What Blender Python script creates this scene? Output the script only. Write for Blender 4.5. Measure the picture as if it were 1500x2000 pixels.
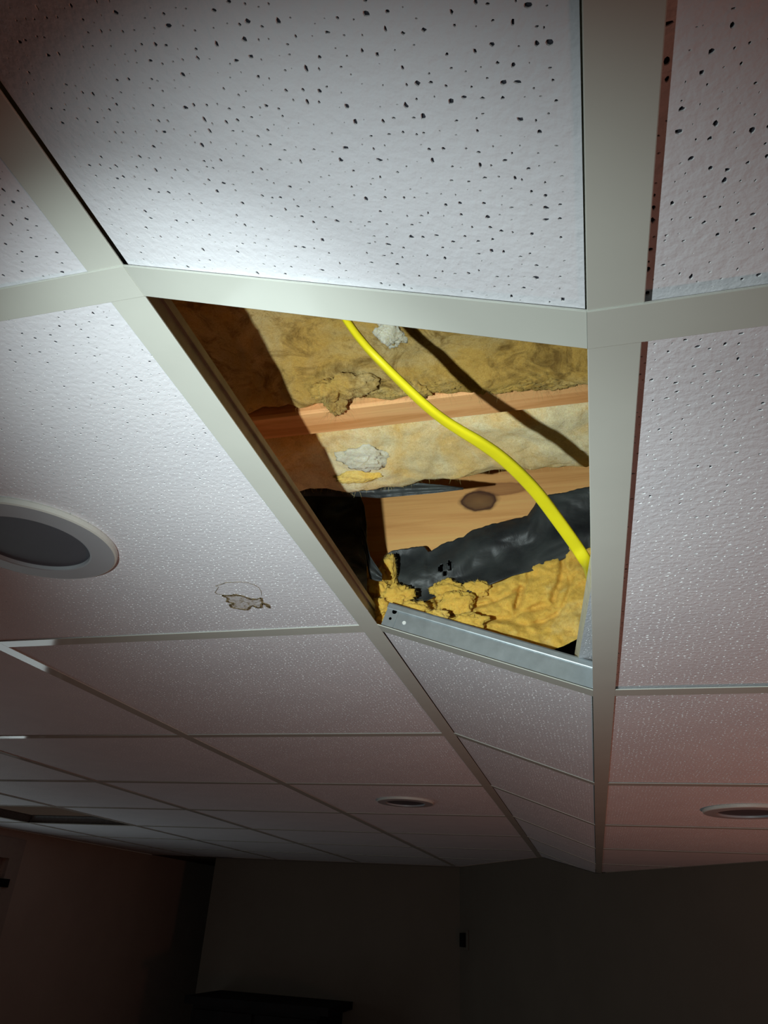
import bpy, math, random
from mathutils import Vector, Matrix, noise
random.seed(7)
C = bpy.context.scene.collection
for o in list(bpy.data.objects): bpy.data.objects.remove(o)

CZ = 1.78                      # camera height above the floor; coordinates below are written from the camera
FPX = 1391.217
R = Matrix(((0.967203, -0.081264, -0.240653),
            (0.248747, 0.494786, 0.832653),
            (0.051407, -0.865207, 0.498773)))

# ------------------------------------------------------------------ camera
cam = bpy.data.cameras.new('camera'); camo = bpy.data.objects.new('camera', cam); C.objects.link(camo)
cam.sensor_fit = 'HORIZONTAL'; cam.sensor_width = 36.0; cam.lens = 36.0 * FPX / 1500.0
cam.clip_start = 0.01; cam.clip_end = 50
right, down, fwd = R.col[0], R.col[1], R.col[2]
M = Matrix((right, -down, -fwd)).transposed().to_4x4()
M.translation = Vector((0, 0, 0)); camo.matrix_world = M
bpy.context.scene.camera = camo

# ------------------------------------------------------------------ world
w = bpy.data.worlds.new('world'); bpy.context.scene.world = w; w.use_nodes = True
w.node_tree.nodes['Background'].inputs[0].default_value = (1.0, 0.72, 0.55, 1)
w.node_tree.nodes['Background'].inputs[1].default_value = 0.024

# ------------------------------------------------------------------ lights
def spot(name, loc, target, watts, color, angle, blend, size):
    l = bpy.data.lights.new(name, 'SPOT'); l.energy = watts; l.color = color
    l.spot_size = math.radians(angle); l.spot_blend = blend; l.shadow_soft_size = size
    o = bpy.data.objects.new(name, l); C.objects.link(o); o.location = loc
    o.rotation_euler = (Vector(target) - Vector(loc)).to_track_quat('-Z', 'Y').to_euler()
    return o
TORCH = Vector((-0.20, 0.015, 0.0))            # hand torch held to the left of the viewer
TC = (0.87, 1.0, 0.99)                         # uneven beam: two near lobes and one long throw from the same torch
spot('flashlight_near_lobe', TORCH, TORCH + Vector((-0.074, 0.822, 0.565)), 10.0, TC, 62, 1.0, 0.005)
spot('flashlight_throw', TORCH, TORCH + Vector((0.117, 0.993, 0.017)), 15.0, TC, 97.6, 1.0, 0.005)
spot('flashlight_side_lobe', TORCH, TORCH + Vector((0.218, 0.893, 0.394)), 6.4, TC, 101.8, 1.0, 0.005)
spot('uplight_lamp', (1.25, 1.3, -1.05), (0.55, 1.5, 0.25), 21.0, (1.0, 0.40, 0.27), 160, 1.0, 0.12)

vs = bpy.context.scene.view_settings
vs.view_transform = 'Standard'; vs.look = 'None'; vs.exposure = 0.0; vs.gamma = 1.0; vs.use_curve_mapping = False

# ------------------------------------------------------------------ node helpers
def mat(name):
    m = bpy.data.materials.new(name); m.use_nodes = True
    nt = m.node_tree; b = nt.nodes['Principled BSDF']
    return m, nt, b
def N(nt, t, **kw):
    n = nt.nodes.new(t)
    for k, v in kw.items():
        if k in n.inputs: n.inputs[k].default_value = v
        else: setattr(n, k, v)
    return n
def ramp(nt, fac, stops):
    r = nt.nodes.new('ShaderNodeValToRGB')
    while len(r.color_ramp.elements) < len(stops): r.color_ramp.elements.new(0.5)
    for e, (p, c) in zip(r.color_ramp.elements, stops):
        e.position = p; e.color = (c[0], c[1], c[2], 1)
    nt.links.new(fac, r.inputs[0]); return r.outputs[0]
def coord(nt, scale=(1, 1, 1)):
    t = nt.nodes.new('ShaderNodeTexCoord'); mp = nt.nodes.new('ShaderNodeMapping')
    mp.inputs['Scale'].default_value = scale
    nt.links.new(t.outputs['Object'], mp.inputs[0]); return mp.outputs[0]
def noisetex(nt, co, scale, detail=4, rough=0.55, dist=0.0):
    n = N(nt, 'ShaderNodeTexNoise', Scale=scale, Detail=detail, Roughness=rough, Distortion=dist)
    nt.links.new(co, n.inputs['Vector']); return n.outputs[0]
def bump(nt, b, h, strength, dist, prev=None):
    n = N(nt, 'ShaderNodeBump', Strength=strength, Distance=dist)
    nt.links.new(h, n.inputs['Height'])
    if prev is not None: nt.links.new(prev, n.inputs['Normal'])
    nt.links.new(n.outputs[0], b.inputs['Normal']); return n.outputs[0]
def plain(name, col, rough=0.6, metal=0.0, var=0.08, vs_=30, bs=0.1, bd=0.001, spec=0.5):
    m, nt, b = mat(name)
    co = coord(nt); n = noisetex(nt, co, vs_)
    lo = [max(0, c * (1 - var)) for c in col]; hi = [min(1, c * (1 + var)) for c in col]
    nt.links.new(ramp(nt, n, [(0.3, lo), (0.7, hi)]), b.inputs['Base Color'])
    b.inputs['Roughness'].default_value = rough; b.inputs['Metallic'].default_value = metal
    b.inputs['Specular IOR Level'].default_value = spec
    bump(nt, b, n, bs, bd); return m

# ------------------------------------------------------------------ materials
def tile_face():
    m, nt, b = mat('tile_face_paint')
    co = coord(nt)
    n1 = noisetex(nt, co, 9, 3); n2 = noisetex(nt, co, 620, 2, 0.6); n3 = noisetex(nt, co, 210, 2, 0.5)
    nt.links.new(ramp(nt, n1, [(0.3, (0.76, 0.755, 0.80)), (0.7, (0.82, 0.81, 0.85))]), b.inputs['Base Color'])
    b.inputs['Roughness'].default_value = 0.62; b.inputs['Diffuse Roughness'].default_value = 0.0
    b.inputs['Specular IOR Level'].default_value = 0.35
    p = bump(nt, b, n3, 0.55, 0.0013)
    bump(nt, b, n2, 0.35, 0.0004, p)
    return m
M_TILE = tile_face()
M_TILEFAR = M_TILE
M_PIT = plain('tile_core_fibre', (0.06, 0.06, 0.075), 0.95, var=0.25, vs_=300, spec=0.1)
M_PITLIP = plain('tile_pit_lip', (0.94, 0.93, 0.95), 0.8, var=0.1, vs_=300)
M_TILEEDGE = plain('tile_raw_edge', (0.74, 0.70, 0.52), 0.9, var=0.12, vs_=120, bs=0.5, bd=0.002)
M_FLANGE = plain('grid_enamel', (0.62, 0.63, 0.57), 0.08, var=0.03, vs_=14, bs=0.0, bd=0.0006, spec=0.6)
M_STEEL = plain('galvanised_steel', (0.36, 0.40, 0.42), 0.42, 0.55, var=0.12, vs_=60, bs=0.06)
M_STEELDK = plain('darkened_tan_steel', (0.30, 0.26, 0.21), 0.5, 0.2, var=0.15, vs_=60)  # darkened copy of the galvanised steel, shade on the left web painted in
M_HOLE = plain('dark_hole', (0.01, 0.01, 0.012), 0.9)
M_RIVET = plain('bright_rivet', (0.85, 0.86, 0.84), 0.35)
M_RING = plain('lamp_ring_paint', (0.36, 0.36, 0.38), 0.45, var=0.03)
M_LENS = plain('lamp_diffuser_plastic', (0.085, 0.08, 0.095), 0.5, var=0.10, vs_=12, spec=0.25)
M_RIM = plain('lamp_rim_lit_tint', (0.60, 0.59, 0.54), 0.5, var=0.03)
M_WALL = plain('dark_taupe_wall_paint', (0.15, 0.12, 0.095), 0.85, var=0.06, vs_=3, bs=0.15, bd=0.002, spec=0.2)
M_FLOOR = plain('dark_carpet', (0.10, 0.075, 0.06), 0.95, var=0.3, vs_=80, spec=0.1)
M_CAB = plain('black_stained_wood', (0.008, 0.006, 0.006), 0.8, var=0.3, vs_=10, spec=0.15)
M_TRIM = plain('door_trim_paint', (0.42, 0.33, 0.28), 0.5, var=0.04)
M_DOOR = plain('door_leaf_paint', (0.30, 0.22, 0.19), 0.5, var=0.04)
M_CABLE = plain('yellow_cable_jacket', (0.86, 0.74, 0.015), 0.42, var=0.05, vs_=40, spec=0.5)

def wood(name, base, dark, knots, along='X', plane='Z'):
    m, nt, b = mat(name)
    t = nt.nodes.new('ShaderNodeTexCoord')
    def mapped(scale):
        mp = nt.nodes.new('ShaderNodeMapping'); mp.inputs['Scale'].default_value = scale
        nt.links.new(t.outputs['Object'], mp.inputs[0]); return mp.outputs[0]
    g = noisetex(nt, mapped((3.0, 60, 60)), 1.0, 5, 0.6, 0.6)
    f = noisetex(nt, mapped((10.0, 400, 400)), 1.0, 3, 0.6)
    c = ramp(nt, g, [(0.30, dark), (0.5, base), (0.75, [min(1, x * 1.18) for x in base])])
    for (kx, kz, rx, rz, kc) in knots:
        mp = nt.nodes.new('ShaderNodeMapping')
        mp.inputs['Location'].default_value = (-kx / rx, 0, -kz / rz)
        mp.inputs['Scale'].default_value = (1 / rx, 0.0, 1 / rz)
        if plane == 'Z':
            mp.inputs['Location'].default_value = (-kx / rx, -kz / rz, 0)
            mp.inputs['Scale'].default_value = (1 / rx, 1 / rz, 0)
        nt.links.new(t.outputs['Object'], mp.inputs[0])
        ln = nt.nodes.new('ShaderNodeVectorMath'); ln.operation = 'LENGTH'
        nt.links.new(mp.outputs[0], ln.inputs[0])
        ad = nt.nodes.new('ShaderNodeMath'); ad.operation = 'ADD'
        nn = noisetex(nt, mapped((25, 25, 25)), 1.0, 3)
        mu = nt.nodes.new('ShaderNodeMath'); mu.operation = 'MULTIPLY_ADD'
        nt.links.new(nn, mu.inputs[0]); mu.inputs[1].default_value = 0.7; mu.inputs[2].default_value = -0.35
        nt.links.new(ln.outputs['Value'], ad.inputs[0]); nt.links.new(mu.outputs[0], ad.inputs[1])
        k = ramp(nt, ad.outputs[0], [(0.0, (0.75, 0, 0)), (0.62, (0.85, 0, 0)), (0.80, (1, 0, 0)), (0.92, (0.25, 0, 0)), (1.0, (0, 0, 0))])
        sep = nt.nodes.new('ShaderNodeSeparateColor'); nt.links.new(k, sep.inputs[0])
        mx = nt.nodes.new('ShaderNodeMix'); mx.data_type = 'RGBA'
        nt.links.new(sep.outputs[0], mx.inputs[0]); nt.links.new(c, mx.inputs[6])
        mx.inputs[7].default_value = (*kc, 1); c = mx.outputs[2]
    nt.links.new(c, b.inputs['Base Color'])
    b.inputs['Roughness'].default_value = 0.7
    bump(nt, b, f, 0.3, 0.0008); return m

def wool(name, yellow, cream, brown, crw=0.5, brw=0.32):
    m, nt, b = mat(name); co = coord(nt); co2 = coord(nt, (0.35, 1, 1.6)); co3 = coord(nt, (1.5, 0.8, 0.4))
    n1 = noisetex(nt, co, 9, 5, 0.6, 0.8); n2 = noisetex(nt, co, 30, 6, 0.7, 1.0)
    n3 = noisetex(nt, co2, 420, 3, 0.8, 3.0); n4 = noisetex(nt, co3, 300, 3, 0.8, 2.5); n5 = noisetex(nt, co, 95, 5, 0.7, 1.5)
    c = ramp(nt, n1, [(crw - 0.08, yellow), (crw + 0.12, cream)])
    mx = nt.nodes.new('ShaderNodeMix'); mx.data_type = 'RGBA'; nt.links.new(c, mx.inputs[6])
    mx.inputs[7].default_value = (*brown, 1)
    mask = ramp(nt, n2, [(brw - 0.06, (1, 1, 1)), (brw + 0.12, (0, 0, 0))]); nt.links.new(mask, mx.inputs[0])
    def mul(a, f, fac):
        q = nt.nodes.new('ShaderNodeMix'); q.data_type = 'RGBA'; q.blend_type = 'MULTIPLY'; q.inputs[0].default_value = fac
        nt.links.new(a, q.inputs[6]); nt.links.new(f, q.inputs[7]); return q.outputs[2]
    c = mul(mx.outputs[2], ramp(nt, n3, [(0.36, (0.74, 0.68, 0.55)), (0.56, (1, 1, 1))]), 0.55)
    c = mul(c, ramp(nt, n4, [(0.36, (0.76, 0.70, 0.58)), (0.56, (1, 1, 1))]), 0.55)
    c = mul(c, ramp(nt, n5, [(0.33, (0.80, 0.72, 0.58)), (0.52, (1, 1, 1))]), 0.6)
    nt.links.new(c, b.inputs['Base Color'])
    b.inputs['Roughness'].default_value = 1.0; b.inputs['Specular IOR Level'].default_value = 0.05; b.inputs['Diffuse Roughness'].default_value = 0.6
    b.inputs['Subsurface Weight'].default_value = 0.4; b.inputs['Subsurface Scale'].default_value = 0.006; b.inputs['Subsurface Radius'].default_value = (1.0, 0.75, 0.35)
    p = bump(nt, b, n2, 0.35, 0.006); p = bump(nt, b, n5, 0.35, 0.002, p); p = bump(nt, b, n3, 0.6, 0.0012, p); bump(nt, b, n4, 0.5, 0.001, p); return m
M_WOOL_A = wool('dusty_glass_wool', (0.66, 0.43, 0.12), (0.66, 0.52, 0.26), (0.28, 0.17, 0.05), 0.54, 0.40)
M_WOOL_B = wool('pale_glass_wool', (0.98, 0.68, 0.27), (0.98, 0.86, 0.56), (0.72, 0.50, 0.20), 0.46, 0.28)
M_WOOL_C = wool('bright_yellow_glass_wool', (1.0, 0.66, 0.14), (1.0, 0.80, 0.34), (0.66, 0.36, 0.07), 0.60, 0.30)
M_WOOL_W = wool('white_glass_wool', (0.80, 0.76, 0.60), (0.90, 0.90, 0.80), (0.55, 0.48, 0.30), 0.5, 0.25)
M_FIBRE = plain('glass_fibre_strand', (0.86, 0.70, 0.26), 0.4)
M_FIBREDK = plain('dusty_fibre_strand', (0.50, 0.38, 0.14), 0.6)
def poly():
    m, nt, b = mat('black_poly_sheet'); co = coord(nt)
    n = noisetex(nt, co, 16, 4, 0.6, 1.5); n2 = noisetex(nt, co, 14, 4)
    nt.links.new(ramp(nt, n2, [(0.35, (0.026, 0.028, 0.030)), (0.7, (0.075, 0.085, 0.082))]), b.inputs['Base Color'])
    b.inputs['Roughness'].default_value = 0.5; bump(nt, b, n, 0.35, 0.006); return m
M_POLY = poly()

# ------------------------------------------------------------------ mesh helpers
def newmesh(name, V, F, mats, mi=None, smooth=False, origin=None):
    me = bpy.data.meshes.new(name)
    if origin is not None: V = [(v[0] - origin[0], v[1] - origin[1], v[2] - origin[2]) for v in V]
    me.from_pydata([tuple(v) for v in V], [], F); me.update()
    for m in (mats if isinstance(mats, (list, tuple)) else [mats]): me.materials.append(m)
    if mi: me.polygons.foreach_set('material_index', mi)
    if smooth: me.polygons.foreach_set('use_smooth', [True] * len(F))
    return me
def tag(o, label=None, cat=None, group=None, kind=None):
    if label: o['label'] = label
    if cat: o['category'] = cat
    if group: o['group'] = group
    if kind: o['kind'] = kind
    return o
def base_of(V):
    xs = [v[0] for v in V]; ys = [v[1] for v in V]; zs = [v[2] for v in V]
    return ((min(xs) + max(xs)) / 2, (min(ys) + max(ys)) / 2, min(zs))
def obj(name, V, F, mats, parent=None, mi=None, smooth=False, recalc=True):
    """one mesh object; vertices in camera-origin coordinates"""
    org = base_of(V) if parent is None else None
    if parent is not None:
        pl = Vector((0, 0, 0)); p = parent
        while p is not None: pl += p.location; p = p.parent
        org = tuple(pl)
    me = newmesh(name, V, F, mats, mi, smooth, org)
    if recalc:
        import bmesh
        bm = bmesh.new(); bm.from_mesh(me); bmesh.ops.recalc_face_normals(bm, faces=bm.faces); bm.to_mesh(me); bm.free()
    o = bpy.data.objects.new(name, me); C.objects.link(o)
    if parent is None: o.location = org
    else: o.parent = parent
    return o
def empty(name, loc):
    o = bpy.data.objects.new(name, None); C.objects.link(o); o.location = loc; o.empty_display_size = 0.05
    return o
class MB:
    def __init__(s): s.V = []; s.F = []; s.mi = []
    def add(s, V, F, m=0):
        n = len(s.V); s.V += [tuple(v) for v in V]; s.F += [tuple(i + n for i in f) for f in F]; s.mi += [m] * len(F)
    def box(s, x0, x1, y0, y1, z0, z1, m=0):
        V = [(x, y, z) for z in (z0, z1) for y in (y0, y1) for x in (x0, x1)]
        s.add(V, [(0, 2, 3, 1), (4, 5, 7, 6), (0, 1, 5, 4), (2, 6, 7, 3), (0, 4, 6, 2), (1, 3, 7, 5)], m)
    def prism(s, poly, a, b, m=0):
        """poly = list of Vector, a,b = offset vectors of the two ends"""
        n = len(poly); V = [tuple(Vector(p) + a) for p in poly] + [tuple(Vector(p) + b) for p in poly]
        F = [tuple(range(n))[::-1], tuple(range(n, 2 * n))] + [(i, (i + 1) % n, n + (i + 1) % n, n + i) for i in range(n)]
        s.add(V, F, m)
    def obj(s, name, mats, parent=None, smooth=False): return obj(name, s.V, s.F, mats, parent, s.mi, smooth)
def pix(px, py, y=None, z=None, x=None):
    """point on the sight line of a feature of the photograph at a chosen real depth"""
    v = R @ Vector((px - 750, py - 1000, FPX))
    k = y / v.y if y is not None else (z / v.z if z is not None else x / v.x)
    return v * k

# ------------------------------------------------------------------ layout constants
HR, HL = 0.2481, 0.3420            # underside of the grid: right (low) part and left (high) part
Y0, T, HW = 0.2627, 0.61, 0.0126
XR, XL, XLL, XL3, XL4, XLW = 0.0315, -0.2612, -0.865, -1.507, -2.11, -3.1
XR2 = 0.6415
def yk(k): return Y0 + T * k
LEFTX = [XL, XLL, XL3, XL4, -2.72, XLW]
def wallX(y): return -0.83 + (5.15 - y) * 0.637       # diagonal wall line
def wallY(x): return 5.15 - (x + 0.83) / 0.637
sx0, sz0 = XL + HW, HL                # the sloping strip runs between these edges
sx1, sz1 = XR - HW, HR
SL = Vector((sx1 - sx0, 0, sz1 - sz0)); SLEN = SL.length; SU = SL.normalized(); SN = Vector((-SU.z, 0, SU.x))
def strip(u, y, h=0.0): return Vector((sx0, y, sz0)) + SU * u + SN * h

# ------------------------------------------------------------------ setting
def struct(o): o['kind'] = 'structure'; return o
b = MB(); b.box(-3.3, 2.6, -2.0, 7.6, -CZ - 0.05, -CZ); struct(b.obj('floor', M_FLOOR))
b = MB(); b.box(-3.3, 2.6, -2.0, 7.6, 0.716, 0.736); struct(b.obj('ceiling', plain('plywood_deck', (0.07, 0.045, 0.03), 0.8)))
# left wall with a door opening
DY0, DY1, DZ = 2.42, 3.68, 0.20
b = MB(); b.box(XLW - 0.1, XLW, -2, DY0, -CZ, HL); b.box(XLW - 0.1, XLW, DY1, 7.5, -CZ, HL); b.box(XLW - 0.1, XLW, DY0, DY1, DZ, HL)
struct(b.obj('wall_left', plain('left_wall_lightened', (0.55, 0.43, 0.36), 0.85, var=0.05, vs_=3, bs=0.15, bd=0.002, spec=0.2)))  # lighter than the other walls: missing room light put into its colour
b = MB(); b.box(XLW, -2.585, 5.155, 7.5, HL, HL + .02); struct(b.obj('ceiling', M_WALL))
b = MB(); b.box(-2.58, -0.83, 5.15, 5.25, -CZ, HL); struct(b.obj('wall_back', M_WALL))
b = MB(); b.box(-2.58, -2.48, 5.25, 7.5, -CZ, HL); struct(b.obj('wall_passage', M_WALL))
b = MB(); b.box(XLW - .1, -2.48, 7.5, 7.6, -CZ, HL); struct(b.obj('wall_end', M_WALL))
xs = [-0.83, sx0, sx1, 1.95]; tops = [HL, HL, HR, HR]
V = []; F = []
for x, t in zip(xs, tops):
    y = wallY(x)
    for dx, dy in ((0, 0), (0.084, 0.054)):
        V += [(x + dx, y + dy, -CZ), (x + dx, y + dy, t)]
for i in range(3):
    a = i * 4; c = a + 4
    F += [(a, c, c + 1, a + 1), (a + 2, a + 3, c + 3, c + 2), (a + 1, c + 1, c + 3, a + 3), (a, a + 2, c + 2, c)]
F += [(0, 1, 3, 2), (12, 14, 15, 13)]
struct(obj('wall_diagonal', V, F, M_WALL))
b = MB(); b.box(1.95, 2.05, -2.0, wallY(1.95), -CZ, HR); struct(b.obj('wall_right', M_WALL))
# perimeter angle along the back walls
b = MB(); b.box(-2.58, -0.83, 5.125, 5.149, HL - .004, HL - 0.0008)
b.obj('trim_1', plain('dark_wall_angle', (0.10, 0.08, 0.07), 0.6))['kind'] = 'structure'
# door: casing, leaf with a tall pane of frosted glass with dim daylight behind
d = empty('door_1', (XLW, (DY0 + DY1) / 2, -CZ)); d['kind'] = 'structure'
b = MB()
b.box(XLW, XLW + .02, DY1, DY1 + .10, -CZ, DZ + .10); b.box(XLW, XLW + .02, DY0 - .1, DY0, -CZ, DZ + .10); b.box(XLW, XLW + .02, DY0, DY1, DZ, DZ + .10)
b.obj('casing', M_TRIM, d)
gy0, gy1, gz0, gz1 = DY0 + .16, DY1 - .09, -1.35, -0.10
b = MB(); b.box(XLW - .06, XLW - .02, DY0, gy0, -CZ, DZ); b.box(XLW - .06, XLW - .02, gy1, DY1, -CZ, DZ)
b.box(XLW - .06, XLW - .02, gy0, gy1, -CZ, gz0); b.box(XLW - .06, XLW - .02, gy0, gy1, gz1, DZ)
leaf = b.obj('door_leaf', M_DOOR, d)
mg, nt, bs = mat('daylit_frosted_glass'); bs.inputs['Base Color'].default_value = (.6, .65, .68, 1)
co = coord(nt); nn = noisetex(nt, co, 2.0)
nt.links.new(ramp(nt, nn, [(0.2, (0.52, 0.62, 0.64)), (0.8, (0.72, 0.84, 0.84))]), bs.inputs['Emission Color'])
bs.inputs['Emission Strength'].default_value = 1.25
b = MB(); b.box(XLW - .045, XLW - .035, gy0, gy1, gz0, gz1); b.obj('glass_pane', mg, d)
b = MB(); b.box(XLW - .02, XLW + .025, 3.60, 3.64, 0.03, 0.12); b.box(XLW + .015, XLW + .03, 3.60, 3.72, 0.06, 0.10)
b.obj('door_closer_arm', M_CAB, d)

# ------------------------------------------------------------------ perforated ceiling tiles
def tile_mesh(name, LX, LY, cell=0.0064, th=0.016, density=0.88, seed=1):
    rnd = random.Random(seed)
    nx = round(LX / cell); ny = round(LY / cell); cx = LX / nx; cy = LY / ny
    V = []; F = []; MI = []
    W = 2 * nx + 1
    for j in range(2 * ny + 1):
        for i in range(W):
            V.append((-LX / 2 + i * cx / 2, -LY / 2 + j * cy / 2, 0.0))
    for j in range(ny):
        for i in range(nx):
            c = [(2 * j) * W + 2 * i, (2 * j) * W + 2 * i + 1, (2 * j) * W + 2 * i + 2, (2 * j + 1) * W + 2 * i + 2,
                 (2 * j + 2) * W + 2 * i + 2, (2 * j + 2) * W + 2 * i + 1, (2 * j + 2) * W + 2 * i, (2 * j + 1) * W + 2 * i]
            if rnd.random() > density or i == 0 or j == 0 or i == nx - 1 or j == ny - 1:
                F.append(tuple(c[::-1])); MI.append(0); continue
            r = rnd.choice((0.0003, 0.0004, 0.00045, 0.00055, 0.0006, 0.0007, 0.0008, 0.00095, 0.0012))
            ax = rnd.uniform(0.75, 1.35)
            mxo = cell / 2 - r * 1.45 - 0.0002
            ox = -LX / 2 + (i + .5) * cx + rnd.uniform(-mxo, mxo); oy = -LY / 2 + (j + .5) * cy + rnd.uniform(-mxo, mxo)
            rr = [r * rnd.uniform(0.7, 1.25) for _ in range(8)]
            th0 = math.atan2(-1, -1)
            rings = []
            for (s, z) in ((1.0, 0.0), (0.90, 0.0006), (0.62, 0.0013)):
                b0 = len(V)
                for k in range(8):
                    a = th0 + k * math.pi / 4
                    V.append((ox + math.cos(a) * rr[k] * s * ax, oy + math.sin(a) * rr[k] * s / ax, z))
                rings.append(b0)
            for k in range(8):
                k2 = (k + 1) % 8
                F.append((c[k], rings[0] + k, rings[0] + k2, c[k2])); MI.append(0)
                F.append((rings[0] + k, rings[1] + k, rings[1] + k2, rings[0] + k2)); MI.append(2)
                F.append((rings[1] + k, rings[2] + k, rings[2] + k2, rings[1] + k2)); MI.append(1)
            F.append(tuple(rings[2] + k for k in range(7, -1, -1))); MI.append(1)
    # edges and back
    n = len(V); e = [(-LX / 2, -LY / 2), (LX / 2, -LY / 2), (LX / 2, LY / 2), (-LX / 2, LY / 2)]
    V += [(x, y, 0) for x, y in e] + [(x, y, th) for x, y in e]
    for k in range(4):
        F.append((n + k, n + (k + 1) % 4, n + 4 + (k + 1) % 4, n + 4 + k)); MI.append(3)
    F.append((n + 4, n + 5, n + 6, n + 7)); MI.append(3)
    me = newmesh(name, V, F, [M_TILE, M_PIT, M_PITLIP, M_TILEEDGE], MI)
    return me
FULL = 0.600
me_full = tile_mesh('ceiling_tile', FULL, FULL, seed=3)
me_strip = tile_mesh('ceiling_tile_narrow', SLEN - 0.003, 0.600, seed=5)

colname = {'L0': 'first column left of the open bay', 'L1': 'second column left of the open bay',
           'L2': 'third column left of the open bay', 'L3': 'fourth column left of the open bay',
           'L4': 'against the left wall', 'S': 'in the sloping strip', 'R': 'right of the open bay'}
ordn = ['', 'first', 'second', 'third', 'fourth', 'fifth', 'sixth', 'seventh', 'eighth', 'ninth', 'tenth', 'eleventh']
def tlabel(c, k):
    nar = {'S': 'narrow white ceiling tile', 'L4': 'cut white ceiling tile', 'R': 'square white pinholed ceiling tile'}.get(c, 'white ceiling tile,')
    if c == 'L0' and k == 0: return 'large pinholed ceiling tile with the brown water stain, left of the open bay'
    if k == -1: row = 'nearest row, at the top of the photo'
    elif k == 0: row = 'level with it' if c != 'L4' else 'level with the bay'
    else: row = ordn[k] + ' row beyond it'
    if c in ('L4', 'S') and k > 0: row += ' from the open bay'
    return f'{nar} {colname[c]}, {row.replace("beyond it from the open bay", "beyond the open bay")}'
def place_tile(me, loc, rot, label, scale=(1, 1, 1)):
    o = bpy.data.objects.new('ceiling_tile', me); C.objects.link(o)
    o.location = loc; o.rotation_euler = rot; o.scale = scale
    return tag(o, label, 'ceiling tile', 'lay-in tiles of the suspended ceiling')
def slab(poly, z, th, label):
    """flat clipped tile: poly in x,y"""
    n = len(poly); V = [(x, y, z) for x, y in poly] + [(x, y, z + th) for x, y in poly]
    F = [tuple(range(n))[::-1], tuple(range(n, 2 * n))] + [(i, (i + 1) % n, n + (i + 1) % n, n + i) for i in range(n)]
    o = obj('ceiling_tile', V, F, [M_TILE]); return tag(o, label, 'ceiling tile', 'lay-in tiles of the suspended ceiling')
def clip(poly, f):
    out = []
    for i in range(len(poly)):
        a, b_ = poly[i], poly[(i + 1) % len(poly)]; fa, fb = f(a), f(b_)
        if fa >= 0: out.append(a)
        if (fa >= 0) != (fb >= 0):
            t = fa / (fa - fb); out.append((a[0] + (b_[0] - a[0]) * t, a[1] + (b_[1] - a[1]) * t))
    return out
fdiag = lambda p: wallX(p[1]) - p[0] - 0.004
fback = lambda p: 5.145 - p[1]
UP = 0.0018
stained = None
visL = {0: range(-1, 8), 1: range(-1, 8), 2: range(-1, 8), 3: range(0, 8), 4: range(1, 8)}
for c in range(5):
    xr, xl = LEFTX[c], LEFTX[c + 1]
    for k in visL[c]:
        ya, yb = yk(k), yk(k + 1)
        if c == 3 and k == 4: continue                       # vacant bay
        x0, x1 = xl + 0.004, xr - 0.004
        if c == 4: x0 = XLW + 0.002
        if c == 0: x1 = xr - 0.003
        if k <= 3 and c < 4:
            o = place_tile(me_full, ((x0 + x1) / 2, (ya + yb) / 2, HL + UP), (0, 0, 0), tlabel('L%d' % c, k), ((x1 - x0) / FULL, 1, 1))
            if (k + c) % 2 == 0:
                o.rotation_euler = (0, 0, math.pi); 
            if c == 0 and k == 0: stained = o
        else:
            p = [(x0, ya + .004), (x1, ya + .004), (x1, yb - .004), (x0, yb - .004)]
            p = clip(clip(p, fdiag), fback)
            if len(p) > 2: slab(p, HL + UP, .015, tlabel('L%d' % c, k))
ang = math.atan2(-SU.z, SU.x)
for k in range(-1, 7):
    if k == 0: continue
    ya, yb = yk(k), yk(k + 1)
    if k <= 4:
        loc = strip(SLEN / 2, (ya + yb) / 2, 0.0026 if k < 0 else 0.0016)
        place_tile(me_strip, loc, (0, ang, 0), tlabel('S', k))
    else:
        p = [(sx0 + .002, ya + .004), (sx1 - .002, ya + .004), (sx1 - .002, yb - .004), (sx0 + .002, yb - .004)]
        p = clip(p, fdiag)
        if len(p) > 2:
            n = len(p); f = lambda x: sz0 + (x - sx0) * SU.z / SU.x + .0016
            V = [(x, y, f(x)) for x, y in p] + [(x, y, f(x) + .015) for x, y in p]
            F = [tuple(range(n))[::-1], tuple(range(n, 2 * n))] + [(i, (i + 1) % n, n + (i + 1) % n, n + i) for i in range(n)]
            tag(obj('ceiling_tile', V, F, [M_TILE]), tlabel('S', k), 'ceiling tile', 'lay-in tiles of the suspended ceiling')
for k in range(-1, 6):
    ya, yb = yk(k), yk(k + 1); x0, x1 = XR + .0045, XR2 - .004
    if k <= 3:
        place_tile(me_full, ((x0 + x1) / 2, (ya + yb) / 2, HR + (0.0040 if k < 1 else 0.0022)), (0, 0, math.pi / 2 * (k % 2) * 2), tlabel('R', k), ((x1 - x0) / FULL, 1, 1))
    else:
        p = clip([(x0, ya + .004), (x1, ya + .004), (x1, yb - .004), (x0, yb - .004)], fdiag)
        if len(p) > 2: slab(p, HR + .0018, .015, tlabel('R', k))

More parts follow.
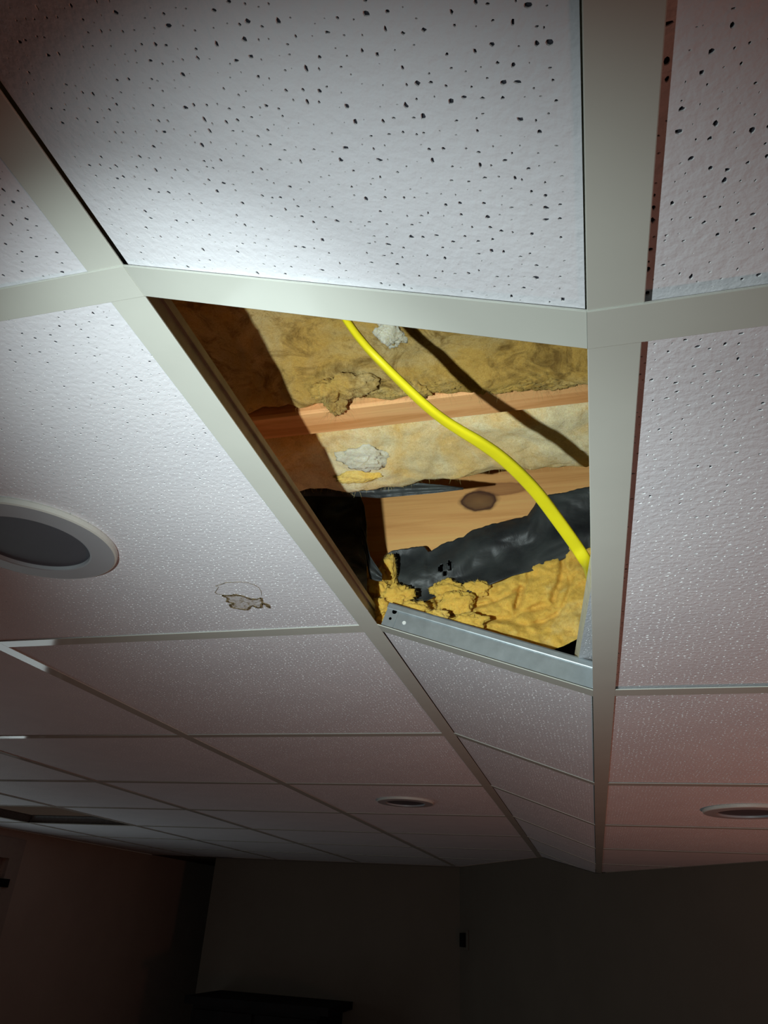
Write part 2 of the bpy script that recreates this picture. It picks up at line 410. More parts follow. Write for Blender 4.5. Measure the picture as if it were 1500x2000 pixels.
# water stain on the big left tile: thin blistered paint with a brown rim, outline as seen on the tile
def ribbon(mb, pts, wd, z, m=0, th=0.0004):
    for i in range(len(pts) - 1):
        a = Vector(pts[i]); c = Vector(pts[i + 1]); dd = (c - a)
        if dd.length < 1e-6: continue
        n_ = Vector((-dd.y, dd.x)).normalized()
        w0 = wd[i] if isinstance(wd, list) else wd; w1 = wd[i + 1] if isinstance(wd, list) else wd
        q = [a - n_ * w0, c - n_ * w1, c + n_ * w1, a + n_ * w0]
        mb.prism([Vector((p.x, p.y, z - th)) for p in q], Vector((0, 0, 0)), Vector((0, 0, th * .9)), m)
zt = HL + UP
def tp(px, py): v = pix(px, py, z=zt); return (v.x, v.y)
rim = [(434, 1162), (441, 1166), (446, 1168), (443, 1173), (448, 1177), (457, 1178), (452, 1181), (448, 1180), (452, 1185), (456, 1187),
       (468, 1189), (476, 1190), (484, 1191), (487, 1186), (493, 1182), (498, 1184), (503, 1187), (510, 1186), (512, 1178), (518, 1180), (522, 1184),
       (528, 1187), (526, 1183), (522, 1180), (513, 1177), (511, 1172), (510, 1167), (501, 1170), (490, 1170), (480, 1166), (470, 1163), (458, 1161), (448, 1163), (440, 1163), (434, 1162)]
rimp = []
rs = random.Random(4)
for i in range(len(rim) - 1):
    for t in (0, .34, .67):
        rimp.append((rim[i][0] + (rim[i + 1][0] - rim[i][0]) * t + rs.uniform(-.7, .7), rim[i][1] + (rim[i + 1][1] - rim[i][1]) * t + rs.uniform(-.35, .35)))
rimp.append(rimp[0])
mst, nt, bs = mat('brown_water_rim'); co = coord(nt); nn = noisetex(nt, co, 190, 4, .7)
nt.links.new(ramp(nt, nn, [(0.42, (0.11, 0.07, 0.028)), (0.64, (0.40, 0.31, 0.17))]), bs.inputs['Base Color']); bs.inputs['Roughness'].default_value = .8
mfl, nt, bs = mat('stained_tile_paint'); co = coord(nt); nn = noisetex(nt, co, 130, 5, .7, 1.0)
nt.links.new(ramp(nt, nn, [(0.38, (0.30, 0.23, 0.13)), (0.50, (0.62, 0.59, 0.58)), (0.7, (0.74, 0.73, 0.74))]), bs.inputs['Base Color']); bs.inputs['Roughness'].default_value = .85
bump(nt, bs, nn, .8, .002)
mb = MB(); pp = [tp(*p) for p in rimp]
cxm = sum(p[0] for p in pp) / len(pp); cym = sum(p[1] for p in pp) / len(pp)
n = len(pp) - 1
V = [(p[0], p[1], zt - .00022) for p in pp[:-1]]
mb.add(V + [(v[0], v[1], zt) for v in V], [tuple(range(n)), tuple(range(n, 2 * n))] + [(i, (i + 1) % n, n + (i + 1) % n, n + i) for i in range(n)], 1)
ribbon(mb, pp, [rs.uniform(.0008, .0024) for _ in pp], zt - .0002, 0, .0004)
up = [(434, 1161), (425, 1160), (420, 1157), (424, 1151), (427, 1146), (421, 1144), (430, 1142), (440, 1138), (452, 1137), (470, 1136), (484, 1138), (497, 1142), (505, 1147), (510, 1154), (511, 1164)]
ribbon(mb, [tp(*p) for p in up], [rs.uniform(.00015, .00050) for _ in up], zt - .0001, 0, .0003)
ws = mb.obj('water_stain', [mst, mfl])
ws['label'] = 'brown-rimmed water stain'
ws.parent = stained
bpy.context.view_layer.update()
ws.matrix_parent_inverse = (Matrix.LocRotScale(stained.location, stained.rotation_euler, stained.scale)).inverted()

# ------------------------------------------------------------------ grid tees
BH = 0.038
def tee(name, kind, p0, p1, side, up, label, group, dark=False, clips=False, cut=None, zoff=0.0):
    """inverted T: p0->p1 centre line of the flange underside; side = unit across, up = unit up"""
    p0 = Vector(p0) + up * zoff; p1 = Vector(p1) + up * zoff
    e = empty(name, (p0 + p1) / 2); tag(e, label, 'ceiling grid tee', group)
    d0 = p0; d1 = p1
    def sec(pts): return [side * a + up * b_ for a, b_ in pts]
    fl = MB(); f = HW
    fl.prism(sec([(-f, 0.0002), (-f + .0004, 0), (f - .0004, 0), (f, 0.0002), (f, .0012), (f - .001, .0015), (-f + .001, .0015), (-f, .0012)]), d0, d1)
    fl.obj('flange', M_FLANGE, e)
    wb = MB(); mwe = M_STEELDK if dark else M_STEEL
    wb.prism(sec([(-.0008, .0015), (.0008, .0015), (.0008, BH - .009), (-.0008, BH - .009)]), d0, d1)
    wb.obj('web', mwe, e)
    bb = MB(); z = BH - .009
    bb.prism(sec([(-.0030, z), (.0030, z), (.0033, z + .001), (.0033, z + .007), (.0022, z + .009), (-.0022, z + .009), (-.0033, z + .007), (-.0033, z + .001)]), d0, d1)
    bb.obj('bulb', mwe, e)
    return e
Xv, Yv, Zv = Vector((1, 0, 0)), Vector((0, 1, 0)), Vector((0, 0, 1))
gm, gc = 'main tees running away from the viewer', 'cross tees'
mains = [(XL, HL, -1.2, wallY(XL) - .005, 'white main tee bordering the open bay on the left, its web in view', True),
         (XR, HR, -1.2, wallY(XR) - .012, 'wide-looking white main tee bordering the open bay on the right', False),
         (XLL, HL, -.4, 5.12, 'thin main tee two tile widths left of the round stain, beyond the large left lamp', False),
         (XL3, HL, -.4, 5.12, 'second main tee left of the one bordering the bay, in the dim left part', False),
         (XL4, HL, -.4, 5.12, 'third main tee left of the one bordering the bay, beside the vacant far bay', False),
         (-2.72, HL, .2, 5.12, 'leftmost main tee, nearest the left wall and its door', False),
         (XR2, HR, -.4, wallY(XR2) - .012, 'main tee on the far right, one tile width right of the bay', False)]
mains[2] = (XLL, HL, -.7, 5.12, 'main tee one tile width left of the one bordering the bay', False)
for x, h, a, c_, lab, dk in mains:
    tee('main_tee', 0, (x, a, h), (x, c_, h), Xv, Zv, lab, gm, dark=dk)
def crlabel(where, k):
    if k == 0: return f'white cross tee {where}, on the open bay\'s near edge line'
    if k == 1: return f'cross tee {where}, on the open bay\'s far edge line'
    return f'cross tee {where}, {ordn[k - 1]} line past the bay\'s far edge'
wn = ['in the first left column', 'in the second left column', 'in the third left column', 'in the fourth left column', 'at the left wall']
for c in range(5):
    for k in range(0, 8):
        if c == 4 and k < 1: continue
        y = yk(k); xr, xl = LEFTX[c], LEFTX[c + 1]
        a = xl + HW if c < 4 else XLW + .002; d_ = xr - HW; zo = 0.0
        if k == 0 and c == 0: d_ = xr + HW; zo = -.0007; a = xl + HW
        if wallX(y) < d_: d_ = wallX(y) - .02
        if y > 5.12: continue
        tee('cross_tee', 1, (a, y, HL), (d_, y, HL), Yv, Zv, crlabel(wn[c], k), gc, zoff=zo)
for k in range(0, 7):
    y = yk(k); u1 = SLEN
    xe = wallX(y) - .02
    if xe < sx1: u1 = SLEN * (xe - sx0) / (sx1 - sx0)
    if u1 < .05: continue
    e = tee('cross_tee', 1, strip(0.0, y), strip(u1, y), Yv, SN, crlabel('in the narrow sloping strip', k), gc, zoff=0.0 if k else -.0004)
    if k == 1:
        def disc(name, u, h, r, m, off=-.0016, seg=14):
            c0 = strip(u, y + off, h)
            P = [c0 + SU * (math.cos(t_ * 2 * math.pi / seg) * r) + SN * (math.sin(t_ * 2 * math.pi / seg) * r) for t_ in range(seg)]
            q = MB(); q.prism(P, Vector((0, 0, 0)), Vector((0, .0010, 0))); return q.obj(name, m, e)
        disc('punched_hole', .0115, .0275, .0034, M_HOLE); disc('punched_hole', .0095, .0165, .0020, M_RIVET); disc('punched_hole', .030, .0165, .0026, M_RIVET)
        q = MB(); P = [strip(u_, y - .0016, h_) for u_, h_ in ((.002, .004), (.0175, .004), (.0175, .033), (.004, .036), (.002, .033))]
        q.prism(P, Vector((0, 0, 0)), Vector((0, .0006, 0))); cl_ = q.obj('end_clip', M_STEEL, e)
for k in range(0, 6):
    y = yk(k); d_ = XR2 - HW
    if wallX(y) < d_ + .02: d_ = wallX(y) - .02
    tee('cross_tee', 1, (XR - HW if k == 0 else XR + HW, y, HR), (d_, y, HR), Yv, Zv, crlabel('in the right column', k), gc, zoff=-.0007 if k == 0 else 0)

# ------------------------------------------------------------------ recessed round lamps
def lamp(x, y, z, label):
    e = empty('recessed_lamp', (x, y, z)); tag(e, label, 'ceiling lamp', 'round recessed lamps')
    def lathe(prof, seg=96):
        V = []; F = []
        for i in range(seg):
            a = 2 * math.pi * i / seg
            for r, h in prof: V.append((x + math.cos(a) * r, y + math.sin(a) * r, z + h))
        m = len(prof)
        for i in range(seg):
            j = (i + 1) % seg
            for p in range(m - 1): F.append((i * m + p, j * m + p, j * m + p + 1, i * m + p + 1))
        return V, F
    V, F = lathe([(.0896, -.0001), (.0888, -.0074), (.0645, -.0084), (.0628, -.0078), (.0620, -.0030), (.0620, -.0001)])
    obj('trim_ring', V, F, M_RING, e)
    V, F = lathe([(.0905, .0), (.0915, -.0020), (.0908, -.0064), (.0889, -.0075), (.0889, -.0066)])
    obj('lit_outer_rim', V, F, M_RIM, e)  # rim added over the ring edge, torchlight on it put into paler colour
    V, F = lathe([(.0619, -.0030), (.0619, -.0040)])
    F.append(tuple(i * 2 + 1 for i in range(96)))
    obj('diffuser_lens', V, F, M_LENS, e)
lamp(-.563, .5677, HL + UP, 'large round recessed lamp cut by the left edge of the photo, beside the stained tile')
lamp(-.563, yk(3.5), HL + UP, 'small-looking far round lamp in the column left of the open bay')
lamp(.3365, yk(2.5), HR + .002, 'round recessed lamp in the right column, cut by the right edge')

# ------------------------------------------------------------------ joists
WA = wood('pine_joist_underside', (0.98, 0.50, 0.20), (0.74, 0.32, 0.10), [(-.141 + .125, 0.020, .010, .006, (0.22, 0.09, 0.03))], plane='Z')
KB = pix(936, 978, y=0.976)
WB = wood('pine_joist_face', (0.96, 0.50, 0.17), (0.80, 0.38, 0.12), [(KB.x + .035, KB.z + .018, .045, .014, (0.46, 0.20, 0.07)), (KB.x, KB.z, .036, .021, (0.09, 0.035, 0.018))], plane='Y')
def joist(y0, th, z0, m, label, kx=None):
    V = []; F = []
    rj = random.Random(int(y0 * 100)); n = 60; xa, xb = -1.0, .75
    ring = 8
    for i in range(n + 1):
        x = xa + (xb - xa) * i / n
        w_ = .0012 * noise.noise(Vector((x * 9, y0 * 5, 0)))
        r_ = .003
        for (a, h) in ((0, r_), (r_, 0), (th - r_, 0), (th, r_), (th, .235 - r_), (th - r_, .235), (r_, .235), (0, .235 - r_)):
            V.append((x, y0 + a + w_, z0 + h + w_))
    for i in range(n):
        for k in range(ring): F.append((i * ring + k, i * ring + (k + 1) % ring, (i + 1) * ring + (k + 1) % ring, (i + 1) * ring + k))
    F += [tuple(range(ring)), tuple(n * ring + k for k in range(ring))]
    me = newmesh('wooden_joist', V, F, m)
    o = bpy.data.objects.new('wooden_joist', me); C.objects.link(o)
    return tag(o, label, 'joist', 'wooden joists above the open bay')
JZ = 0.476
joist(.571, .041, JZ, WA, 'orange-brown wooden joist between the two upper insulation batts')
joist(.976, .040, JZ, WB, 'wooden joist with a large dark knot behind the black plastic')

# ------------------------------------------------------------------ insulation
def fr(v, s, o=5): return noise.fractal(Vector(v) * s, 0.9, 2.1, o)
def fibres(name, pts, parent, m, L=(.006, .022), r=.00009, seed=0, droop=.3):
    rn = random.Random(seed); V = []; F = []
    for P, Nn in pts:
        d = (Nn + Vector((rn.gauss(0, .8), rn.gauss(0, .8), rn.gauss(0, .8)))).normalized()
        l = rn.uniform(*L); bend = Vector((rn.gauss(0, 1), rn.gauss(0, 1), rn.gauss(0, 1))) * .5
        b0 = len(V); sg = 4
        p = Vector(P) - Nn * .002
        for s in range(sg + 1):
            u = d.orthogonal().normalized(); v = d.cross(u); rr = r * (1 - .6 * s / sg)
            for k in range(3):
                a = k * 2.0944; V.append(tuple(p + u * math.cos(a) * rr + v * math.sin(a) * rr))
            d = (d + bend * .35).normalized(); p = p + d * (l / sg)
        for s in range(sg):
            for k in range(3): F.append((b0 + s * 3 + k, b0 + s * 3 + (k + 1) % 3, b0 + s * 3 + 3 + (k + 1) % 3, b0 + s * 3 + 3 + k))
    o = obj(name, V, F, m, parent, recalc=False); o['kind'] = 'stuff'; return o
def batt(x0, x1, y0, y1, z0, z1, res, rnd_, amp, m, label, seed=0, sag=None, name='insulation_batt', cat='insulation batt', nf=1500, fm=None, parent=None, fl=(.003, .011)):
    """soft slab with rounded edges, real lumps and folds"""
    nx, ny, nz = [max(2, int(round((b_ - a) / res))) for a, b_ in ((x0, x1), (y0, y1), (z0, z1))]
    idx = {}; V = []; F = []
    def vid(i, j, k):
        key = (i, j, k)
        if key not in idx: idx[key] = len(V); V.append((i / nx, j / ny, k / nz))
        return idx[key]
    for i in range(nx):
        for j in range(ny):
            F.append((vid(i, j, 0), vid(i, j + 1, 0), vid(i + 1, j + 1, 0), vid(i + 1, j, 0)))
            F.append((vid(i, j, nz), vid(i + 1, j, nz), vid(i + 1, j + 1, nz), vid(i, j + 1, nz)))
    for i in range(nx):
        for k in range(nz):
            F.append((vid(i, 0, k), vid(i + 1, 0, k), vid(i + 1, 0, k + 1), vid(i, 0, k + 1)))
            F.append((vid(i, ny, k), vid(i, ny, k + 1), vid(i + 1, ny, k + 1), vid(i + 1, ny, k)))
    for j in range(ny):
        for k in range(nz):
            F.append((vid(0, j, k), vid(0, j, k + 1), vid(0, j + 1, k + 1), vid(0, j + 1, k)))
            F.append((vid(nx, j, k), vid(nx, j + 1, k), vid(nx, j + 1, k + 1), vid(nx, j, k + 1)))
    D = Vector((x1 - x0, y1 - y0, z1 - z0)); O = Vector((x0, y0, z0)); out = []; nrm = []
    so = Vector((seed * 3.7, seed * 1.3, seed * 2.1))
    for v in V:
        p = Vector((v[0] * D.x, v[1] * D.y, v[2] * D.z))
        c = Vector([min(max(p[i], rnd_), D[i] - rnd_) for i in range(3)])
        d = p - c
        n_ = d.normalized() if d.length > 1e-9 else Vector((0, 0, 0))
        q = c + n_ * min(d.length, rnd_) if d.length > 1e-9 else p
        P = O + q
        if d.length < 1e-9: n_ = Vector((0, 0, -1 if v[2] < .5 else 1))
        big = fr(P + so, 9, 2); mid = noise.noise((P + so) * 24); ridge = 1 - abs(noise.noise((P + so) * 16)) * 2; fine = fr(P + so, 60, 4)
        P = P + n_ * (amp * (big * .9 + .22 * fine + .3 * mid) - amp * .6 * max(0, ridge - .8) * 2.5)
        if sag: P = P + Vector((0, 0, sag(P)))
        out.append(P); nrm.append(n_)
    o = obj(name, out, F, m, parent, smooth=True)
    if parent is None: tag(o, label, cat)
    if nf:
        rn = random.Random(seed); pts = []
        cand = [i for i in range(len(out)) if nrm[i].z < .3 and out[i].y > .33 and -.5 < out[i].x < .15]
        for _ in range(nf):
            i = rn.choice(cand); pts.append((out[i], nrm[i]))
        fibres('loose_fibres', pts, o, fm or M_FIBRE, seed=seed, L=fl)
    return o
sagA = lambda P: -.017 * math.exp(-((P.y - .566) / .035) ** 2) * (1 + 1.2 * noise.noise(Vector((P.x * 12, 0, 3)))) if P.z < .55 else 0
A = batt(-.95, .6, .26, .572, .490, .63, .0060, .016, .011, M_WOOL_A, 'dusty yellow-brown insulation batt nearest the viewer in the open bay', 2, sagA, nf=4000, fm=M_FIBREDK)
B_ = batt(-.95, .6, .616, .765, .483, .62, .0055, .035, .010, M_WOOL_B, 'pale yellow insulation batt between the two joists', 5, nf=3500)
# torn tufts hanging from batt A over the joist
def tuft(px, py, z, rx, ry, rz, m, parent, seed, amp=.45, nf=140, fm=None, name='torn_tuft', yd=None):
    c = pix(px, py, z=z) if yd is None else pix(px, py, y=yd); V = []; F = []; na, nb = 44, 28
    for j in range(nb + 1):
        ph = math.pi * j / nb
        for i in range(na):
            a = 2 * math.pi * i / na
            d = Vector((math.sin(ph) * math.cos(a), math.sin(ph) * math.sin(a), math.cos(ph)))
            k = 1 + amp * (.75 * fr(d + Vector((seed, 0, 0)), 1.3, 3) + .45 * fr(d + Vector((0, seed, 0)), 4.5, 4))
            V.append((c.x + d.x * rx * k, c.y + d.y * ry * k, c.z + d.z * rz * k))
    for j in range(nb):
        for i in range(na): F.append((j * na + i, j * na + (i + 1) % na, (j + 1) * na + (i + 1) % na, (j + 1) * na + i))
    o = obj(name, V, F, m, parent, smooth=True)
    rn = random.Random(seed); pts = []
    for _ in range(nf):
        v = Vector(V[rn.randrange(len(V))]); pts.append((v, (v - c).normalized()))
    return o, pts
fp = []
for a in ((690, 752, .478, .026, .017, .010, M_WOOL_A, A, 1), (655, 788, .474, .013, .016, .009, M_WOOL_A, A, 2), (640, 765, .476, .016, .014, .010, M_WOOL_A, A, 3),
          (764, 652, .488, .013, .019, .007, M_WOOL_W, A, 4), (820, 728, .486, .035, .012, .005, M_WOOL_A, A, 11)):
    o, p = tuft(*a); fp += p
rt_ = random.Random(21)
for q in range(14):
    tx = 735 + q * 30 + rt_.uniform(-8, 8)
    o, p = tuft(tx, 769 - (tx - 735) * .055 - rt_.uniform(2, 16), .478, rt_.uniform(.010, .022), rt_.uniform(.006, .010), rt_.uniform(.004, .007), M_WOOL_A, A, 30 + q, amp=.6, nf=60); fp += p
fibres('loose_fibres', fp, A, M_FIBREDK, seed=9)
fp = []
for a in ((712, 892, .487, .030, .022, .010, M_WOOL_W, B_, 8), (705, 928, .484, .034, .010, .008, M_WOOL_C, B_, 9)):
    o, p = tuft(*a, nf=500); fp += p
fibres('loose_fibres', fp, B_, M_FIBRE, seed=17, L=(.002, .008), r=.00007)

# batt that has dropped on the far side, with the black vapour sheet above it
def lerp_poly(poly, x):
    if x <= poly[0][0]: return poly[0][1]
    for (a, ya), (c_, yc) in zip(poly[:-1], poly[1:]):
        if x <= c_: return ya + (yc - ya) * (x - a) / (c_ - a)
    return poly[-1][1]
topC = [(560, 1080), (690, 1098), (715, 1105), (722, 1132), (730, 1128), (740, 1100), (750, 1087), (766, 1092), (772, 1112), (780, 1140), (800, 1155), (826, 1152), (836, 1140), (850, 1131), (880, 1134),
        (905, 1130), (950, 1108), (1010, 1090), (1050, 1082), (1110, 1052), (1150, 1036), (1300, 1000)]
botC = [(560, 1150), (700, 1215), (735, 1222), (850, 1245), (900, 1252), (1000, 1286), (1060, 1276), (1100, 1262), (1150, 1236), (1300, 1200)]
def segd(x, y, a, b_):
    vx, vy = b_[0] - a[0], b_[1] - a[1]; t_ = max(0, min(1, ((x - a[0]) * vx + (y - a[1]) * vy) / (vx * vx + vy * vy)))
    return math.hypot(x - a[0] - vx * t_, y - a[1] - vy * t_)
GR = [([(832, 1130), (848, 1160), (862, 1190), (905, 1203)], .030, 5), ([(1018, 1148), (1008, 1185)], .022, 5), ([(915, 1188), (970, 1172), (1018, 1150)], .012, 4),
      ([(790, 1150), (820, 1182), (850, 1205)], .014, 5), ([(1100, 1090), (1096, 1130), (1080, 1170)], .012, 6), ([(930, 1215), (1000, 1205), (1060, 1180)], .010, 7), ([(720, 1165), (760, 1190)], .008, 6)]
nx, nt_ = 190, 70; V = []; F = []; top_pts = []
for i in range(nx + 1):
    px = 640 + (1250 - 640) * i / nx
    ty, by = lerp_poly(topC, px), lerp_poly(botC, px)
    for j in range(nt_ + 1):
        t = j / nt_
        py = ty + (by - ty) * t
        near = min(1, max(0, (1000 - px) / 200))
        ybot = .880 + .02 * (1 - near) + .012 * max(0, (px - 1000) / 100)
        yd = .945 + (ybot - .945) * t ** 1.15
        if px < 800: yd -= .03 * (1 - t) * min(1, (800 - px) / 50)
        P = pix(px, py, y=yd)
        d = (fr(P + Vector((9, 2, 1)), 14, 5) * .016 + fr(P, 55, 4) * .0075)
        rg = 1 - abs(noise.noise(P * 15 + Vector((3, 3, 8)))) * 2
        d -= max(0, rg - .8) * .045
        for pl_, dp_, w_ in GR:
            dm = min(segd(px, py, pl_[q], pl_[q + 1]) for q in range(len(pl_) - 1))
            d -= dp_ * math.exp(-(dm / w_) ** 2)
        edge = min(1, t * 8) ; edge = math.sqrt(max(0, 1 - (1 - edge) ** 2))
        k = (P.length - (d + .0) * (0.3 + .7 * edge) + (1 - edge) * .025) / P.length
        P = P * k
        V.append(P)
m_ = nt_ + 1; nf_ = len(V)
for i in range(nx + 1):
    for j in range(m_):
        P = V[i * m_ + j]; off = .07 if 0 < j < nt_ and 0 < i < nx else .035
        V.append(P + Vector((0, off, off * .35)))
for i in range(nx):
    for j in range(nt_):
        a = i * m_ + j; F.append((a, a + 1, a + m_ + 1, a + m_)); F.append((nf_ + a, nf_ + a + m_, nf_ + a + m_ + 1, nf_ + a + 1))
for i in range(nx):
    for j in (0, nt_):
        a = i * m_ + j; q = (a, a + m_, nf_ + a + m_, nf_ + a); F.append(q if j == 0 else q[::-1])
for j in range(nt_):
    for i in (0, nx):
        a = i * m_ + j; q = (a, nf_ + a, nf_ + a + 1, a + 1); F.append(q if i == 0 else q[::-1])
CB = obj('insulation_batt', V, F, M_WOOL_C, smooth=True)
tag(CB, 'bright yellow torn insulation batt slumped behind the bare steel cross tee', 'insulation batt')
rn = random.Random(3); pts = []
for _ in range(6000):
    i = rn.randrange(nx + 1); j = rn.choice((0, 0, 1, 2, rn.randrange(m_), rn.randrange(m_)))
    P = V[i * m_ + j]; pts.append((P, Vector((rn.gauss(0, .2), -.5, .4 if j < 3 else -.2)).normalized()))
fibres('loose_fibres', pts, CB, M_FIBRE, seed=12, L=(.002, .008), r=.00007)
fp = []
for q, (a, b_, yy, rx, ry, rz) in enumerate(((760, 1112, .915, .010, .010, .022), (738, 1150, .905, .016, .012, .016), (772, 1165, .900, .024, .012, .016), (808, 1190, .895, .022, .010, .012), (872, 1152, .925, .022, .012, .014),
        (850, 1205, .884, .018, .010, .009), (895, 1178, .915, .022, .010, .018), (738, 1185, .888, .014, .010, .012), (930, 1150, .93, .02, .010, .012), (915, 1215, .893, .022, .010, .012))):
    o, p = tuft(a, b_, 0, rx, ry, rz, M_WOOL_C, CB, 60 + q, amp=.5, nf=900, yd=yy); fp += p
fibres('loose_fibres', fp, CB, M_FIBRE, seed=31, L=(.002, .007), r=.00007)
for o_ in (A, B_): o_['group'] = 'insulation batts above the open bay'
CB['group'] = 'insulation batts above the open bay'

# black sheets
def sheet(name, top, bot, xa, xb, yt, yb, nx, nj, amp, seed, label, cat='vapour barrier sheet', th=.0009, hole=None, sc=14, edge_n=3):
    V = []; F = []
    for i in range(nx + 1):
        px = xa + (xb - xa) * i / nx
        ty, by = lerp_poly(top, px), lerp_poly(bot, px)
        ty += edge_n * noise.noise(Vector((px * .09, seed, 0)))
        for j in range(nj + 1):
            t = j / nj
            P = pix(px, ty + (by - ty) * t, y=yt + (yb - yt) * t)
            rg = abs(noise.noise(P * sc + Vector((seed, 0, 0)))); rg2 = abs(noise.noise(P * sc * 2.7 + Vector((0, seed, 0))))
            d = amp * (rg * 1.3 + .5 * rg2 + .35 * math.sin(t * 9 + px * .012))
            P = P * ((P.length - d) / P.length)
            V.append(P)
    m_ = nj + 1; n0 = len(V)
    V += [P + Vector((0, th, th * .5)) for P in V]
    keep = set()
    for i in range(nx):
        for j in range(nj):
            px = xa + (xb - xa) * (i + .5) / nx; t = (j + .5) / nj
            if hole and hole(px, t): continue
            keep.add((i, j))
    for (i, j) in keep:
        a = i * m_ + j
        F.append((a, a + 1, a + m_ + 1, a + m_)); F.append((n0 + a, n0 + a + m_, n0 + a + m_ + 1, n0 + a + 1))
        for (di, dj, q) in ((-1, 0, (a, a + 1)), (1, 0, (a + m_, a + m_ + 1)), (0, -1, (a, a + m_)), (0, 1, (a + 1, a + m_ + 1))):
            if (i + di, j + dj) not in keep: F.append((q[0], q[1], n0 + q[1], n0 + q[0]))
    o = obj(name, V, F, M_POLY, smooth=True); tag(o, label, cat)
    return o
topD = [(690, 1075), (755, 1082), (762, 1076), (800, 1070), (828, 1066), (836, 1078), (842, 1076), (865, 1062), (905, 1048), (920, 1036), (960, 1024), (1000, 1014), (1030, 1007), (1042, 990), (1052, 974), (1075, 966), (1100, 962), (1150, 950), (1300, 920)]
botD = [(690, 1140), (760, 1165), (800, 1190), (850, 1165), (900, 1165), (1000, 1125), (1060, 1110), (1150, 1070), (1300, 1040)]
def holeD(px, t):
    return any(((px - a) / r) ** 2 + ((t - b_) / s) ** 2 < 1 for a, b_, r, s in ((862, .46, 6, .07), (878, .44, 6, .09), (868, .57, 4, .05)))
S1 = sheet('vapour_barrier_sheet', topD, botD, 757, 1250, .960, .946, 150, 44, .019, 3, 'crumpled black plastic sheet with small torn holes above the slumped yellow batt', hole=holeD, sc=9)
bk = sheet('dark_backing', [(a, b_ + 6) for a, b_ in topD], botD, 757, 1250, .972, .968, 60, 12, .004, 5, None, None)  # black layer added behind the sheet to make its holes look shaded
bk.parent = S1; bk.location -= S1.location
topE = [(500, 905), (560, 925), (700, 942), (760, 938), (850, 946), (905, 952)]
botE = [(500, 968), (700, 970), (740, 973), (850, 963), (905, 956)]
S2 = sheet('vapour_barrier_sheet', topE, botE, 500, 905, .772, .778, 90, 8, .010, 7, 'narrow black plastic edge curling out under the pale batt', sc=22, edge_n=1)
topG = [(480, 900), (600, 935), (700, 960), (712, 990), (722, 1075)]
botG = [(480, 1100), (600, 1120), (700, 1150), (722, 1160)]
S3 = sheet('vapour_barrier_sheet', topG, botG, 480, 716, .88, .84, 50, 34, .03, 11, 'black plastic sheet hanging in the shaded left corner of the open bay', edge_n=2)
topH = [(704, 1028), (712, 1040), (722, 1085), (735, 1105), (748, 1125)]
botH = [(704, 1036), (712, 1075), (722, 1130), (735, 1135), (748, 1135)]
S4 = sheet('vapour_barrier_strip', topH, botH, 704, 746, .85, .85, 16, 14, .010, 13, 'thin torn strip of black plastic standing up at the left, shiny at its tip', sc=30, edge_n=1)
for s_ in (S1, S2, S3, S4): s_['group'] = 'black plastic sheets above the open bay'

# ------------------------------------------------------------------ yellow cable
cp = [((570, 440), .400), ((640, 562), .394), ((681, 631), .391), ((715, 676), .386), ((752, 715), .377), ((789, 752), .369), ((827, 788), .361), ((864, 818), .356), ((901, 842), .352), ((939, 865), .349), ((976, 891), .347),
      ((1013, 924), .345), ((1051, 965), .341), ((1088, 1014), .333), ((1125, 1066), .321), ((1148, 1101), .313), ((1185, 1150), .328)]
P = [pix(p[0], p[1], z=z) for p, z in cp]
P += [Vector((.13, .68, .352)), Vector((.28, .80, .372)), Vector((.45, .92, .376))]
def catmull(P, n=10):
    out = []
    for i in range(1, len(P) - 2):
        a, b_, c_, d = P[i - 1:i + 3]
        for k in range(n):
            t = k / n
            out.append(0.5 * ((2 * b_) + (c_ - a) * t + (2 * a - 5 * b_ + 4 * c_ - d) * t * t + (3 * b_ - a - 3 * c_ + d) * t ** 3))
    return out
Q = catmull([P[0]] + P + [P[-1]], 8)
V = []; F = []; seg = 20
for i, p in enumerate(Q):
    tdir = (Q[min(i + 1, len(Q) - 1)] - Q[max(i - 1, 0)]).normalized()
    view = p.normalized(); sd = tdir.cross(view).normalized(); dp = tdir.cross(sd).normalized()
    f = i / (len(Q) - 1)
    tw = math.radians(lerp_poly([(0, 88), (.1, 88), (.42, 62), (.6, 32), (.79, 5), (1, 0)], f))
    wv = sd * math.cos(tw) + dp * math.sin(tw); dv = dp * math.cos(tw) - sd * math.sin(tw)
    for k in range(seg):
        a = 2 * math.pi * k / seg
        ca, sa = math.cos(a), math.sin(a)
        e_ = .7
        V.append(p + wv * (.0062 * math.copysign(abs(ca) ** e_, ca)) + dv * (.0031 * math.copysign(abs(sa) ** e_, sa)))
for i in range(len(Q) - 1):
    for k in range(seg): F.append((i * seg + k, i * seg + (k + 1) % seg, (i + 1) * seg + (k + 1) % seg, (i + 1) * seg + k))
F += [tuple(range(seg)), tuple((len(Q) - 1) * seg + k for k in range(seg))]
tag(obj('electrical_cable', V, F, M_CABLE, smooth=True), 'bright yellow flat electrical cable crossing the open bay diagonally', 'cable')

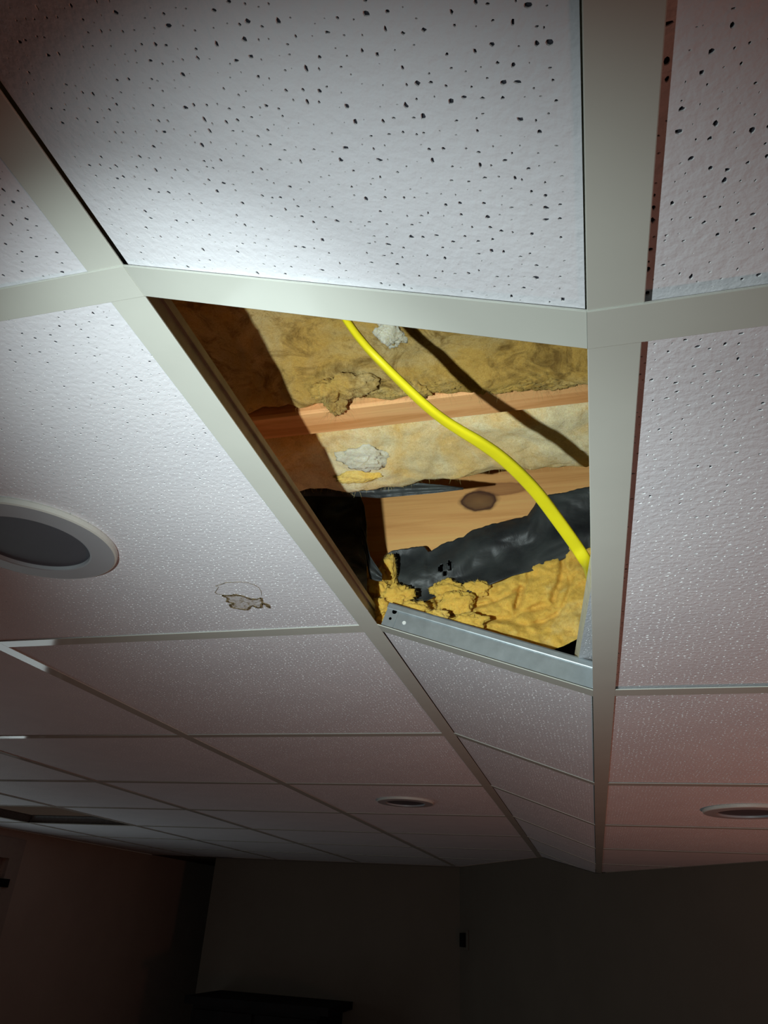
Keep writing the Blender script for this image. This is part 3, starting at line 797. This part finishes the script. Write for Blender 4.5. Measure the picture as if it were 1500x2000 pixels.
# ------------------------------------------------------------------ loose tile lying on top of the grid at the right of the bay
me_loose = me_full
o = bpy.data.objects.new('ceiling_tile', me_loose); C.objects.link(o)
o.name = 'loose_ceiling_tile'
e1 = pix(1152, 1105, z=.305); e2 = pix(1124, 1288, z=.300)
dirv = Vector((e2.x - e1.x, e2.y - e1.y, 0)).normalized(); 
rt = Vector((dirv.y, -dirv.x, 0))
Lc = e2 - dirv * (FULL / 2) + rt * (FULL / 2 * .6)
o.scale = (.6, 1, 1)
o.rotation_euler = (0, math.radians(-7.0), math.atan2(rt.y, rt.x))
o.location = (Lc.x, Lc.y, .291 + .022)
tag(o, 'loose piece of white ceiling tile lying on top of the grid at the right end of the open bay', 'ceiling tile')

# ------------------------------------------------------------------ furniture and wall fittings in the dark room
e = empty('sideboard_cabinet', (-1.95, 4.92, -CZ)); tag(e, 'black cabinet with an overhanging top standing against the back wall', 'cabinet')
b = MB(); b.box(-2.40, -1.50, 4.66, 5.145, -.475, -.435); b.obj('cabinet_top', M_CAB, e)
b = MB(); b.box(-2.36, -1.56, 4.70, 5.14, -CZ, -.475); b.obj('cabinet_body', M_CAB, e)
for xx in (-2.35, -1.95):
    b = MB(); b.box(xx + .005, xx + .38, 4.685, 4.70, -CZ + .08, -.50); dr = b.obj('door', M_CAB, e)
    b = MB(); b.box(xx + .18, xx + .20, 4.665, 4.685, -1.0, -.90); b.obj('handle', M_STEELDK, dr)
t0 = Vector((-.83, 5.15, 0)); td = Vector((.637, -1, 0)).normalized(); tn = Vector((-td.y, td.x, 0)) * -1
if tn.y > 0: tn = -tn
tc = t0 + td * .09 + tn * .002
e = empty('thermostat', (tc.x, tc.y, -.10)); tag(e, 'small dark thermostat on the far wall beside the corner', 'thermostat')
q = MB(); q.prism([tc + td * a + Vector((0, 0, h)) for a, h in ((-.05, -.12), (.05, -.12), (.05, -.015), (-.05, -.015))], Vector((0, 0, 0)), tn * .006); q.obj('wall_plate', M_WALL, e)
q = MB(); q.prism([tc + td * a + tn * .006 + Vector((0, 0, h)) for a, h in ((-.032, -.105), (.02, -.105), (.02, -.03), (-.032, -.03))], Vector((0, 0, 0)), tn * .02); q.obj('housing', M_CAB, e)

# lift everything so that the floor is at zero
for o in C.objects:
    if o.parent is None: o.location.z += CZ
